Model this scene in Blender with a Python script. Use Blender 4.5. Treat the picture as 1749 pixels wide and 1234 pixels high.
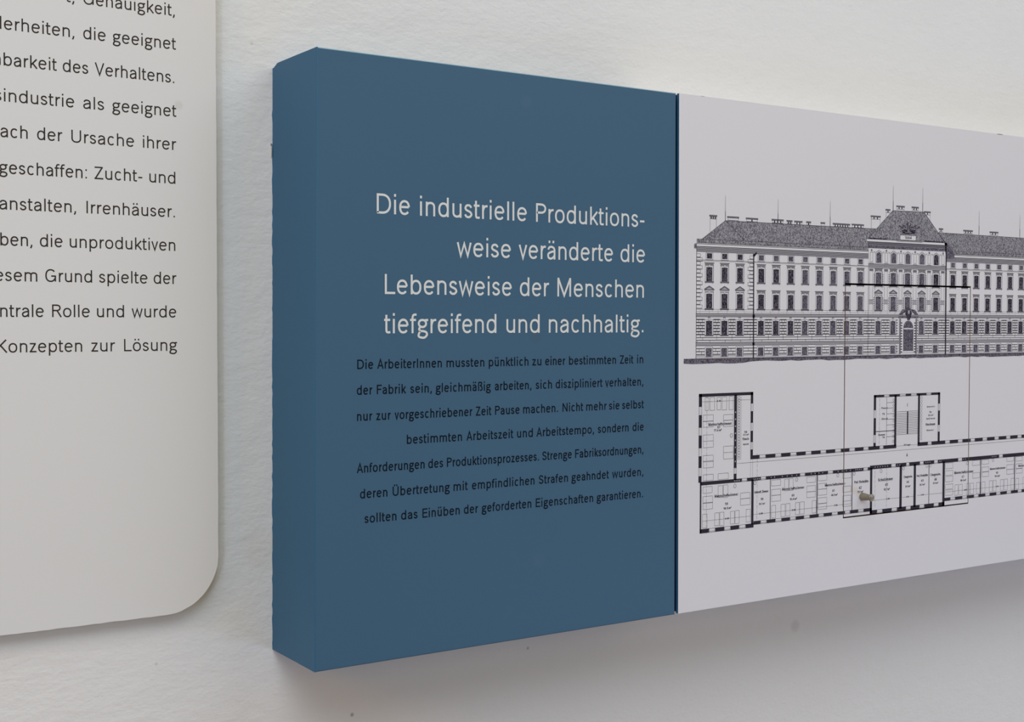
import bpy, bmesh, math, random
from mathutils import Vector, Matrix
random.seed(7)
for o in list(bpy.data.objects): bpy.data.objects.remove(o)
scene = bpy.context.scene
COL = scene.collection
MM = 0.001
ZT = 1.70                      # height of the top edge of the exhibit boxes above the floor
DEPTH = 68.488                 # how far the boxes stand out from the wall (mm)
def W(u, y, z):                # millimetres (right along the wall, towards the viewer, up from box top) -> world
    return Vector((u*MM, -y*MM, ZT + z*MM))

# ------------------------------------------------------------------ camera
cam = bpy.data.cameras.new('camera'); cam_o = bpy.data.objects.new('camera', cam); COL.objects.link(cam_o)
F_PX, YAW, PIT, ROL = 2260.981, math.radians(33.832), math.radians(-1.698), math.radians(0.089)
cam.sensor_fit = 'HORIZONTAL'; cam.sensor_width = 36.0; cam.lens = F_PX/1749*36
cam.clip_start = 0.02
fw = Vector((math.sin(YAW)*math.cos(PIT), math.cos(YAW)*math.cos(PIT), math.sin(PIT)))
rt = Vector((math.cos(YAW), -math.sin(YAW), 0)); up = rt.cross(fw)
r2 = math.cos(ROL)*rt + math.sin(ROL)*up; u2 = -math.sin(ROL)*rt + math.cos(ROL)*up
m = Matrix((r2, u2, -fw)).transposed().to_4x4(); m.translation = W(-366.728, 840.795, -174.548)
cam_o.matrix_world = m
scene.camera = cam_o

# ------------------------------------------------------------------ light
scene.view_settings.view_transform = 'Standard'; scene.view_settings.look = 'None'
scene.view_settings.exposure = 0.0; scene.view_settings.gamma = 1.0
scene.view_settings.use_curve_mapping = False
world = bpy.data.worlds.new('room_light'); scene.world = world; world.use_nodes = True
bg = world.node_tree.nodes['Background']; bg.inputs[0].default_value = (1.0, 0.75, 0.45, 1); bg.inputs[1].default_value = 0.032
def area(name, pos, target, sx, sy, energy, color):
    l = bpy.data.lights.new(name, 'AREA'); l.shape = 'RECTANGLE'; l.size = sx; l.size_y = sy; l.energy = energy; l.color = color
    o = bpy.data.objects.new(name, l); COL.objects.link(o); o.location = pos
    o.rotation_euler = (Vector(target)-Vector(pos)).to_track_quat('-Z', 'Y').to_euler()
    return o
# left window and right overhead follow cast shadows; the rest are added unseen fill
TGT = (0.3, 0, 1.5)
area('window_daylight_left', (-2.3, -2.4, 1.7), (0.1, 0, 1.5), 0.20, 1.5, 14.0, (0.56, 0.72, 1.0))
area('overhead_fill_left', (-1.0, -1.5, 3.6), TGT, 2.0, 2.0, 54.0, (0.88, 0.94, 1.0))
area('overhead_light_right', (1.7, -1.7, 3.6), TGT, 2.2, 2.2, 35.0, (0.85, 0.92, 1.0))
area('low_fill_right', (2.2, -1.4, 0.3), (0.5, 0, 1.4), 2.0, 0.9, 20.0, (0.40, 0.58, 1.0))
area('room_fill_right', (3.0, -2.5, 1.9), TGT, 2.5, 2.2, 10.0, (1.0, 0.60, 0.10))
area('room_fill_behind', (0.3, -3.8, 1.9), TGT, 3.5, 2.2, 15.8, (1.0, 0.82, 0.42))
area('high_fill_left', (-2.5, -0.8, 2.6), (0.1, 0, 1.5), 0.6, 0.6, 13.9, (1.0, 0.48, 0.08))

# measured word positions (mm along the board: text, start, end) per baseline
LEFT = [
  (21.6, ('t,',-138.8,-133.5), ('Genauigkeit,',-128.2,-69.9)),
  (0.2, ('d|erheiten,',-175.3,-133.7), ('die',-128.3,-114.3), ('geeignet',-109.9,-69.3)),
  (-21.3, ('n|barkeit',-175.7,-144.5), ('des',-140.9,-125.3), ('Verhaltens.',-121.4,-70.4)),
  (-42.8, ('s|industrie',-175.7,-134.0), ('als',-128.7,-115.6), ('geeignet',-110.5,-69.3)),
  (-64.2, ('n|ach',-177.9,-162.0), ('der',-156.6,-141.5), ('Ursache',-136.1,-96.8), ('ihrer',-91.3,-69.5)),
  (-85.9, ('geschaffen:',-178.7,-126.6), ('Zucht-',-122.1,-91.8), ('und',-87.3,-70.1)),
  (-107.5, ('anstalten,',-178.9,-133.5), ('Irrenhäuser.',-127.2,-70.5)),
  (-129.1, ('ben,',-178.6,-159.9), ('die',-155.5,-141.8), ('unproduktiven',-137.6,-70.4)),
  (-150.5, ('die|sem',-176.0,-157.1), ('Grund',-152.5,-123.9), ('spielte',-119.7,-88.8), ('der',-84.9,-69.9)),
  (-172.1, ('ze|ntrale',-179.1,-153.4), ('Rolle',-148.6,-125.5), ('und',-121.2,-104.0), ('wurde',-99.3,-70.0)),
  (-193.6, ('K|onzepten',-174.5,-130.4), ('zur',-124.9,-110.0), ('Lösung',-104.3,-69.7)),
]
HEAD = [
  (-103.6, ('Die',43.9,68.9), ('industrielle',76.5,163.4), ('Produktions-',171.1,270.3)),
  (-129.9, ('weise',105.3,149.9), ('veränderte',156.3,240.6), ('die',247.5,271.1)),
  (-156.3, ('Lebensweise',49.8,150.7), ('der',157.4,182.6), ('Menschen',189.9,270.2)),
  (-182.3, ('tiefgreifend',49.3,137.8), ('und',146.0,174.6), ('nachhaltig.',182.4,270.1)),
]
BODY = [
  (-205.6, ('Die',29.4,41.3), ('ArbeiterInnen',44.1,93.6), ('mussten',97.2,127.9), ('pünktlich',131.4,165.0), ('zu',168.1,176.2), ('einer',179.4,197.1), ('bestimmten',200.5,243.8), ('Zeit',247.4,260.1), ('in',263.8,269.9)),
  (-222.4, ('der',29.1,40.5), ('Fabrik',43.8,65.7), ('sein,',69.0,85.7), ('gleichmäßig',88.9,133.1), ('arbeiten,',136.5,167.5), ('sich',171.2,185.5), ('diszipliniert',188.7,231.1), ('verhalten,',233.6,270.0)),
  (-239.5, ('nur',29.2,40.4), ('zur',43.3,54.2), ('vorgeschriebener',57.1,118.0), ('Zeit',120.8,133.6), ('Pause',136.7,157.5), ('machen.',160.4,190.9), ('Nicht',194.8,213.4), ('mehr',216.2,235.1), ('sie',237.3,247.3), ('selbst',249.7,270.5)),
  (-256.4, ('bestimmten',66.3,109.7), ('Arbeitszeit',113.2,152.0), ('und',155.2,168.9), ('Arbeitstempo,',171.9,223.5), ('sondern',227.0,256.0), ('die',259.7,270.6)),
  (-273.6, ('Anforderungen',29.0,80.1), ('des',82.9,94.6), ('Produktionsprozesses.',97.6,174.2), ('Strenge',177.0,203.3), ('Fabriksordnungen,',206.3,270.3)),
  (-290.5, ('deren',31.3,51.7), ('Übertretung',55.5,99.8), ('mit',102.8,114.3), ('empfindlichen',117.7,170.4), ('Strafen',174.0,199.9), ('geahndet',203.2,237.4), ('wurden,',240.4,270.4)),
  (-306.9, ('sollten',34.6,58.5), ('das',61.9,74.7), ('Einüben',78.3,107.9), ('der',111.2,122.7), ('geforderten',125.9,167.7), ('Eigenschaften',171.4,223.0), ('garantieren.',226.3,270.2)),
]
BEDS = [(332.2, -243.4, 336.1, -233.4), (337.4, -243.6, 342.1, -233.4), (344.7, -243.5, 348.7, -233.6), (350.0, -243.8, 354.8, -233.4), (357.5, -243.8, 361.9, -233.3), (330.2, -252.1, 340.8, -247.1), (330.2, -256.6, 340.8, -251.9), (330.3, -267.6, 340.9, -262.7), (330.4, -272.6, 341.0, -267.6), (330.4, -283.8, 341.0, -278.8), (330.5, -288.5, 341.1, -283.2), (330.6, -298.6, 341.2, -293.8), (346.3, -298.6, 357.2, -293.9), (351.6, -252.0, 361.8, -247.6), (351.6, -257.0, 361.8, -252.1), (351.8, -277.6, 362.3, -272.6), (351.8, -282.7, 362.4, -277.6), (330.4, -308.3, 340.1, -303.4), (330.4, -316.2, 340.6, -310.9), (330.5, -321.1, 340.6, -315.9), (330.1, -335.6, 335.0, -324.7), (346.4, -312.8, 351.4, -303.5), (352.0, -313.2, 356.8, -303.3), (370.4, -315.6, 380.8, -310.9), (370.4, -320.8, 380.9, -315.5), (343.0, -334.9, 347.6, -324.7), (348.4, -335.3, 352.7, -324.6), (359.6, -334.9, 364.0, -324.8), (364.7, -335.0, 369.1, -324.6), (376.6, -334.7, 381.3, -324.5), (404.6, -307.6, 414.9, -302.8), (404.7, -315.4, 415.0, -310.5), (404.8, -320.3, 415.0, -315.3), (404.8, -333.8, 409.4, -323.5), (415.5, -333.6, 420.2, -323.4), (421.1, -333.5, 425.8, -323.3), (432.1, -333.3, 436.6, -323.2), (437.2, -333.2, 442.3, -323.1), (451.6, -333.4, 456.4, -323.1), (445.1, -307.6, 455.4, -302.8), (445.2, -315.3, 455.5, -310.4), (445.2, -320.1, 455.6, -315.4), (419.4, -312.6, 424.1, -303.0), (424.7, -312.7, 429.4, -302.8), (458.4, -307.0, 468.8, -302.0), (458.5, -314.0, 468.8, -309.4), (458.5, -319.1, 468.9, -314.1), (458.6, -326.3, 469.0, -321.3), (458.7, -331.0, 469.0, -326.1), (488.2, -306.8, 498.4, -302.0), (488.3, -318.7, 498.5, -313.7), (488.4, -326.3, 498.6, -321.6), (488.5, -330.8, 498.7, -326.3), (622.0, -306.8, 632.7, -301.7), (622.1, -312.9, 632.8, -308.7), (622.2, -318.7, 632.9, -313.8), (622.3, -325.4, 633.0, -321.0), (622.4, -331.1, 633.1, -326.2), (635.8, -331.9, 640.2, -322.3), (641.4, -332.0, 646.3, -322.3), (652.4, -332.5, 656.8, -322.2), (657.5, -332.3, 662.5, -322.2), (666.7, -332.4, 671.8, -322.2), (660.6, -306.1, 671.3, -301.5), (661.2, -317.9, 671.5, -313.0), (674.5, -305.8, 684.3, -301.7), (674.6, -312.8, 684.4, -308.5), (674.7, -317.4, 684.5, -313.2), (674.5, -332.3, 679.1, -322.1), (685.6, -332.2, 690.3, -321.8), (691.1, -332.2, 695.6, -321.9), (702.0, -332.1, 706.6, -321.8), (707.6, -332.1, 712.6, -321.8), (718.0, -332.2, 722.9, -321.6), (711.2, -305.3, 721.7, -301.1), (711.3, -312.9, 721.9, -308.5), (711.4, -317.4, 722.0, -313.0)]
STOVES = [(360.2, -264.3), (364.3, -304.8), (386.1, -303.8), (433.3, -304.1), (482.2, -303.7), (502.1, -303.5), (536.2, -303.4), (565.4, -302.8), (596.8, -302.6), (601.3, -302.4), (653.0, -303.4), (690.7, -302.6)]

# ------------------------------------------------------------------ materials
def mat(name, col, rough=0.6, spec=0.3, bump=None, metal=0.0, stains=None, var=None, coord='Object'):
    m = bpy.data.materials.new(name); m.use_nodes = True; nt = m.node_tree; N = nt.nodes; L = nt.links
    b = N['Principled BSDF']; b.inputs['Roughness'].default_value = rough; b.inputs['Metallic'].default_value = metal
    b.inputs['Specular IOR Level'].default_value = spec
    tc = N.new('ShaderNodeTexCoord'); src = tc.outputs[coord]
    c = N.new('ShaderNodeRGB'); c.outputs[0].default_value = (*col, 1); out = c.outputs[0]
    if var:                                    # (scale, amount) gentle unevenness of the paint
        n = N.new('ShaderNodeTexNoise'); n.inputs['Scale'].default_value = var[0]; n.inputs['Detail'].default_value = 5
        L.new(src, n.inputs['Vector'])
        mr = N.new('ShaderNodeMapRange'); mr.inputs[3].default_value = 1-var[1]; mr.inputs[4].default_value = 1+var[1]*0.6
        L.new(n.outputs[0], mr.inputs[0])
        mx = N.new('ShaderNodeVectorMath'); mx.operation = 'SCALE'; L.new(out, mx.inputs[0]); L.new(mr.outputs[0], mx.inputs['Scale']); out = mx.outputs[0]
    for (p, r, colr, k) in (stains or []):     # smudges and thumb marks at fixed places
        d = N.new('ShaderNodeVectorMath'); d.operation = 'DISTANCE'; L.new(src, d.inputs[0]); d.inputs[1].default_value = p
        mr = N.new('ShaderNodeMapRange'); mr.inputs[1].default_value = r*0.35; mr.inputs[2].default_value = r
        mr.inputs[3].default_value = k; mr.inputs[4].default_value = 0; mr.interpolation_type = 'SMOOTHSTEP'
        L.new(d.outputs['Value'], mr.inputs[0])
        mx = N.new('ShaderNodeMix'); mx.data_type = 'RGBA'; L.new(mr.outputs[0], mx.inputs['Factor']); L.new(out, mx.inputs['A'])
        mx.inputs['B'].default_value = (*colr, 1); out = mx.outputs['Result']
    L.new(out, b.inputs['Base Color'])
    if bump:
        prev = None
        for (scale, sc, dist, detail) in bump:
            mp = N.new('ShaderNodeMapping'); mp.inputs['Scale'].default_value = sc; L.new(src, mp.inputs[0])
            n = N.new('ShaderNodeTexNoise'); n.inputs['Scale'].default_value = scale; n.inputs['Detail'].default_value = detail; n.inputs['Roughness'].default_value = 0.55
            L.new(mp.outputs[0], n.inputs['Vector'])
            bp = N.new('ShaderNodeBump'); bp.inputs['Distance'].default_value = dist; bp.inputs['Strength'].default_value = 1.0
            L.new(n.outputs[0], bp.inputs['Height'])
            if prev: L.new(prev.outputs[0], bp.inputs['Normal'])
            prev = bp
        L.new(prev.outputs[0], b.inputs['Normal'])
    return m
def hatch(name, dark, light, scale, lo, hi):   # etched / hatched printing ink
    m = mat(name, dark, 0.7, 0.1); nt = m.node_tree; N = nt.nodes; L = nt.links
    tc = N.new('ShaderNodeTexCoord'); mp = N.new('ShaderNodeMapping'); mp.inputs['Scale'].default_value = (1, 1, 0.8); mp.inputs['Rotation'].default_value = (0, 0.6, 0)
    n = N.new('ShaderNodeTexNoise'); n.inputs['Scale'].default_value = scale; n.inputs['Detail'].default_value = 2
    r = N.new('ShaderNodeValToRGB'); r.color_ramp.elements[0].position = lo; r.color_ramp.elements[1].position = hi
    r.color_ramp.elements[0].color = (*dark, 1); r.color_ramp.elements[1].color = (*light, 1)
    L.new(tc.outputs['Object'], mp.inputs[0]); L.new(mp.outputs[0], n.inputs['Vector']); L.new(n.outputs[0], r.inputs[0])
    L.new(r.outputs[0], N['Principled BSDF'].inputs['Base Color']); return m
def at(u, y, z): return tuple(W(u, y, z))
M = {}
M['plaster'] = mat('white_plaster', (0.74, 0.74, 0.725), 0.85, 0.15, var=(9, 0.02),
    bump=[(24, (1, 1, 1.4), 0.0007, 2), (75, (1, 1, 1.9), 0.0005, 3), (260, (1, 1, 1.5), 0.00025, 3)],
    stains=[(at(503.8, 0, -447.9), 0.0075, (0.52, 0.52, 0.54), .45), (at(-8, 0, -330), 0.02, (0.62, 0.60, 0.54), .25),
            (at(60, 0, -455), 0.002, (0.3, 0.28, 0.24), .7), (at(150, 0, -487), 0.0016, (0.3, 0.26, 0.2), .6),
            (at(-82, 0, -398), 0.0016, (0.5, 0.5, 0.48), .5), (at(-14, 0, 12), 0.0016, (0.5, 0.5, 0.48), .5),
            (at(212, 0, -428), 0.0016, (0.3, 0.28, 0.24), .6), (at(13, 0, -470), 0.0018, (0.35, 0.33, 0.3), .6)])
M['blue_side'] = mat('blue_side_paint_lit', (0.029, 0.120, 0.232), 0.55, 0.35, var=(14, 0.035))  # side hue differs; part of the difference is lighting put into the colour
M['blue'] = mat('blue_paint', (0.042, 0.113, 0.190), 0.55, 0.35, var=(14, 0.035), bump=[(900, (1, 1, 1), 0.00004, 2)],
    stains=[(at(171, DEPTH, -184.5), 0.007, (0.05, 0.10, 0.16), .55), (at(290, DEPTH, -175), 0.010, (0.055, 0.12, 0.20), .35),
            (at(163, DEPTH, -20), 0.006, (0.06, 0.13, 0.21), .4), (at(174, DEPTH, -345), 0.007, (0.06, 0.13, 0.21), .35)])
M['arris'] = mat('pale_edge_highlight', (0.20, 0.34, 0.40), 0.5, 0.3)  # bright line along the top bevel, a highlight painted into the colour
M['blue_dark'] = mat('groove_shade_blue', (0.02, 0.045, 0.08), 0.8, 0.1)  # shade inside the groove, put into the colour
M['white'] = mat('white_print_face', (0.70, 0.69, 0.715), 0.5, 0.3, var=(10, 0.012), bump=[(700, (1, 1, 1), 0.00002, 2)])
M['board'] = mat('white_board_face', (0.70, 0.70, 0.69), 0.55, 0.3, var=(10, 0.012), bump=[(500, (1, 1, 1.5), 0.00003, 2)],
    stains=[(at(-67.7, 8, -35.2), 0.004, (0.58, 0.58, 0.56), .6)])
M['mdf'] = mat('brown_fibreboard', (0.22, 0.12, 0.055), 0.8, 0.1, var=(400, 0.2))
M['dark'] = mat('dark_cavity', (0.012, 0.011, 0.010), 0.9, 0.05)
M['headline'] = mat('pale_lettering', (0.68, 0.695, 0.675), 0.6, 0.2)
M['black'] = mat('black_lettering', (0.005, 0.011, 0.02), 0.7, 0.08)
M['textink'] = mat('dark_brown_lettering', (0.032, 0.026, 0.022), 0.6, 0.2)
M['ink'] = mat('drawing_ink', (0.022, 0.018, 0.03), 0.6, 0.2)
M['grey'] = mat('grey_ink_wash', (0.17, 0.16, 0.19), 0.6, 0.2)
M['pale'] = mat('pale_ink_wash', (0.38, 0.37, 0.40), 0.6, 0.2)
M['paper'] = mat('paper_tone', (0.70, 0.69, 0.715), 0.5, 0.3)
M['roofink'] = hatch('roof_hatching', (0.09, 0.085, 0.105), (0.40, 0.39, 0.42), 1100, .34, .70)
M['winink'] = hatch('window_hatching', (0.018, 0.014, 0.028), (0.20, 0.18, 0.22), 1100, .42, .80)
M['winink2'] = hatch('window_hatching_pale', (0.05, 0.045, 0.065), (0.24, 0.22, 0.27), 1100, .36, .75)
M['brass'] = mat('aged_nickel', (0.31, 0.28, 0.215), 0.4, 0.5, metal=0.7, var=(300, 0.12))
M['oak'] = mat('oak_floor', (0.30, 0.20, 0.11), 0.5, 0.3, var=(6, 0.15))

# ------------------------------------------------------------------ object helpers
def link(name, me, mats, parent=None):
    o = bpy.data.objects.new(name, me); COL.objects.link(o)
    for mm in (mats if isinstance(mats, (list, tuple)) else [mats]): me.materials.append(mm)
    if parent: o.parent = parent
    return o
def thing(name, label, cat, group=None):
    o = bpy.data.objects.new(name, None); COL.objects.link(o); o.empty_display_size = 0.02
    o['label'] = label; o['category'] = cat
    if group: o['group'] = group
    return o
def mesh(name, verts, faces, mats, parent=None, midx=None, smooth=False):
    me = bpy.data.meshes.new(name); me.from_pydata([tuple(v) for v in verts], [], faces); me.update()
    o = link(name, me, mats, parent)
    if midx: me.polygons.foreach_set('material_index', midx)
    if smooth: me.polygons.foreach_set('use_smooth', [True]*len(me.polygons))
    return o
def box(u0, u1, y0, y1, z0, z1):
    v = [W(u, y, z) for u in (u0, u1) for y in (y0, y1) for z in (z0, z1)]
    f = [(0, 1, 3, 2), (4, 6, 7, 5), (0, 4, 5, 1), (2, 3, 7, 6), (0, 2, 6, 4), (1, 5, 7, 3)]
    return v, f

# ------------------------------------------------------------------ setting
v, f = box(-3200, 4200, -150, 0, -1700, 1500)
wall = mesh('wall_back', v, f, M['plaster']); wall['kind'] = 'structure'
v, f = box(-3200, 4200, 0, 4200, -1740, -1700)
fl = mesh('floor', v, f, M['oak']); fl['kind'] = 'structure'

# ------------------------------------------------------------------ stroke lettering (news style sans serif)
X = 0.73
def arc(cx, cy, rx, ry, a0, a1, n=14, e=2.25):
    pts = []
    for i in range(n+1):
        a = math.radians(a0+(a1-a0)*i/n); c, s = math.cos(a), math.sin(a)
        pts.append((cx+rx*math.copysign(abs(c)**(2/e), c), cy+ry*math.copysign(abs(s)**(2/e), s)))
    return pts
def spl(P, n=5, closed=False):
    out = []; k = len(P)
    for i in range(k if closed else k-1):
        p0, p1, p2, p3 = (P[(i+j-1) % k] if closed else P[min(max(i+j-1, 0), k-1)] for j in range(4))
        for t in range(n):
            t = t/n
            out.append(tuple(.5*(2*b+(c-a)*t+(2*a-5*b+4*c-d)*t*t+(3*b-a-3*c+d)*t**3) for a, b, c, d in zip(p0, p1, p2, p3)))
    if not closed: out.append(P[-1])
    return out
SS = [(.95, .79), (.78, .94), (.5, 1), (.2, .94), (.05, .76), (.18, .60), (.5, .51), (.82, .41), (.98, .23), (.8, .06), (.5, 0), (.2, .05), (.0, .22)]
def glyph(ch, w):
    """strokes (list of (points, closed)), outer width, left bearing, right bearing"""
    h = w/2; S = []
    def st(*p): S.append((list(p), False))
    def cl(p): S.append((p, True))
    def dot(x, y): st((x, y-w*.62), (x, y+w*.62))
    um = ch in 'äöüÄÖÜ'
    base = {'ä': 'a', 'ö': 'o', 'ü': 'u', 'Ä': 'A', 'Ö': 'O', 'Ü': 'U'}.get(ch, ch)
    sb = (.085, .085); wd = .5
    A = X-h
    if base in 'nh':
        wd = .47; st((h, 0), (h, X if base == 'n' else 1)); r = .21
        st(*([(h, A-r-.04)]+arc(wd/2, A-r, wd/2-h, r, 172, 0)+[(wd-h, 0)]))
    elif base == 'm':
        wd = .80; st((h, 0), (h, X)); r = .19; q = (wd-2*h)/2
        for k in (0, 1):
            x0 = h+k*q; st(*([(x0, A-r-.04)]+arc(x0+q/2, A-r, q/2, r, 172, 0)+[(x0+q, 0)]))
    elif base == 'u':
        wd = .47; r = .21; st((wd-h, 0), (wd-h, X))
        st(*([(h, X)]+arc(wd/2, h+r, wd/2-h, r, 180, 352)))
    elif base == 'r':
        wd = .29; sb = (.085, .02); st((h, 0), (h, X)); st(*(spl([(h, A-.26), (h+.05, A-.09), (h+.13, A-.01), (wd, A)])))
    elif base in 'oOQ':
        if base == 'o': wd = .55; cl(arc(wd/2, X/2, wd/2-h, X/2-h+.01, 0, 350, 24))
        else: wd = .74; cl(arc(wd/2, .5, wd/2-h, .5-h+.01, 0, 350, 24))
        sb = (.055, .055)
    elif base in 'bpdq':
        wd = .53; cx = wd/2
        cl(arc(cx, X/2, wd/2-h, X/2-h+.01, 0, 350, 24))
        x = h if base in 'bp' else wd-h
        y0, y1 = (0, 1) if base in 'bd' else (-.28, X)
        st((x, y0), (x, y1)); sb = (.085, .055) if base in 'bp' else (.055, .085)
    elif base == 'e':
        wd = .53; sb = (.055, .05); rx, ry = wd/2-h, X/2-h+.01
        st((h, .39), (wd-h*1.2, .39)); st(*arc(wd/2, X/2, rx, ry, 3, 322, 22))
    elif base == 'c':
        wd = .49; sb = (.055, .04); st(*arc(wd/2+.01, X/2, wd/2-h, X/2-h+.01, 42, 318, 20))
    elif base == 'a':
        wd = .47; sb = (.055, .075)
        st(*(spl([(.065, X-.2), (.12, A-.03), (.24, A+.01), (wd-h-.05, A-.05), (wd-h, X-.22)])+[(wd-h, 0)]))
        st(*spl([(wd-h, .44), (.25, .41), (h+.03, .32), (h, .20), (h+.04, h+.03), (.19, h-.01), (wd-h-.10, .09), (wd-h, .22)]))
    elif base == 'g':
        wd = .52; sb = (.055, .03)
        cl(arc(.235, X-.235, .235-h, .235-h, 0, 345, 20, 2.1)); st((.33, A-.03), (.42, A-.005), (wd, A))
        st(*spl([(.12, X-.43), (.07, .21), (.13, .12), (.28, .105), (.42, .05), (.46, -.08), (.36, -.21), (.22, -.23), (.06, -.17), (.05, -.05), (.13, .10)]))
    elif base == 's':
        wd = .42; sb = (.045, .045); st(*spl([(h*.8+x*(wd-1.7*h), h+y*(X-2*h)) for x, y in SS], 3))
    elif base == 'S':
        wd = .58; sb = (.05, .05); st(*spl([(h+x*(wd-2*h), h+y*(1-2*h)) for x, y in SS], 3))
    elif base == 'z': wd = .43; sb = (.04, .04); st((.02, A), (wd-.02-h*.3, A)); st((wd-h*1.3, A), (h*1.3, h)); st((.01, h), (wd, h))
    elif base == 'Z': wd = .58; sb = (.04, .04); st((.02, 1-h), (wd-h*.5, 1-h)); st((wd-h*1.3, 1-h), (h*1.3, h)); st((.01, h), (wd, h))
    elif base == 't':
        wd = .30; sb = (.02, .03); st(*([(.11, .93), (.11, .2)]+spl([(.11, .2), (.125, h+.03), (.2, h-.005), (wd, h+.01)]))); st((0, A), (wd-.01, A))
    elif base == 'f':
        wd = .32; sb = (.02, 0); st(*([(.12, 0), (.12, .78)]+spl([(.12, .78), (.15, 1-h-.04), (.23, 1-h), (wd, 1-h-.005)]))); st((0, A), (wd-.03, A))
    elif base == 'i': wd = w; st((h, 0), (h, X)); dot(h, .95)
    elif base == 'l': wd = w; st((h, 0), (h, 1))
    elif base == 'I': wd = w; sb = (.1, .1); st((h, 0), (h, 1))
    elif base == 'k': wd = .47; sb = (.085, .01); st((h, 0), (h, 1)); st((h, .24), (wd-.05, X)); st((.17, .39), (wd-h*.6, 0))
    elif base == 'v': wd = .48; sb = (.01, .01); st((h, X), (wd/2, .02), (wd-h, X))
    elif base == 'w': wd = .76; sb = (.015, .015); st((h, X), (wd*.27, .03), (wd/2, X-.06), (wd*.73, .03), (wd-h, X))
    elif base == 'ß':
        wd = .52; sb = (.085, .05)
        st(*([(h, 0), (h, .74)]+spl([(h, .74), (.1, .93), (.24, 1-h), (.38, .93), (.41, .79), (.35, .65), (.27, .58), (.38, .50), (wd-h, .36), (wd-h, .18), (.38, h+.01), (.22, h)])))
    elif base == 'D': wd = .69; sb = (.09, .05); st(*([(h, h), (h, 1-h), (.26, 1-h)]+arc(.27, .5, wd-.27-h, .5-h, 84, -84, 18)+[(.26, h), (h*.4, h)]))
    elif base == 'P': wd = .57; sb = (.09, .03); st(*([(h, 0), (h, 1-h), (.26, 1-h)]+arc(.27, .725, wd-.27-h, .275-h, 84, -84, 14)+[(.26, .45+h), (h, .45+h)]))
    elif base == 'R':
        wd = .62; sb = (.09, .02); st(*([(h, 0), (h, 1-h), (.28, 1-h)]+arc(.29, .735, wd-.06-.29-h, .265-h, 84, -84, 14)+[(.28, .47+h), (h, .47+h)])); st((.33, .5), (wd-h*.7, 0))
    elif base == 'L': wd = .50; sb = (.09, .02); st((h, 1), (h, h), (wd, h))
    elif base == 'E': wd = .54; sb = (.09, .04); st((wd, 1-h), (h, 1-h), (h, h), (wd+.01, h)); st((h, .53), (wd-.04, .53))
    elif base == 'F': wd = .52; sb = (.09, .02); st((wd, 1-h), (h, 1-h), (h, 0)); st((h, .51), (wd-.05, .51))
    elif base == 'U': wd = .63; sb = (.085, .085); r = .30; st(*([(h, 1)]+arc(wd/2, h+r-.01, wd/2-h, r, 180, 360, 18)+[(wd-h, 1)]))
    elif base == 'M': wd = .78; sb = (.09, .09); st((h, 0), (h, .97)); st((h+.01, .97), (wd/2, .06), (wd-h-.01, .97)); st((wd-h, 0), (wd-h, .97)); st((h*.2, .965), (h*2.1, .965)); st((wd-h*2.1, .965), (wd-h*.2, .965))
    elif base == 'N': wd = .64; sb = (.09, .09); st((h, 0), (h, 1)); st((h, .97), (wd-h, .03)); st((wd-h, 0), (wd-h, 1))
    elif base == 'A': wd = .68; sb = (.01, .01); st((h, 0), (wd/2, .97), (wd-h, 0)); st((.15, .32), (wd-.15, .32))
    elif base == 'V': wd = .66; sb = (.01, .01); st((h, 1), (wd/2, .03), (wd-h, 1))
    elif base == 'W': wd = .98; sb = (.01, .01); st((h, 1), (wd*.27, .03), (wd/2, .94), (wd*.73, .03), (wd-h, 1))
    elif base == 'K': wd = .62; sb = (.09, .01); st((h, 0), (h, 1)); st((h, .36), (wd-.07, 1)); st((.22, .54), (wd-h*.6, 0))
    elif base == 'G':
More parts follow.
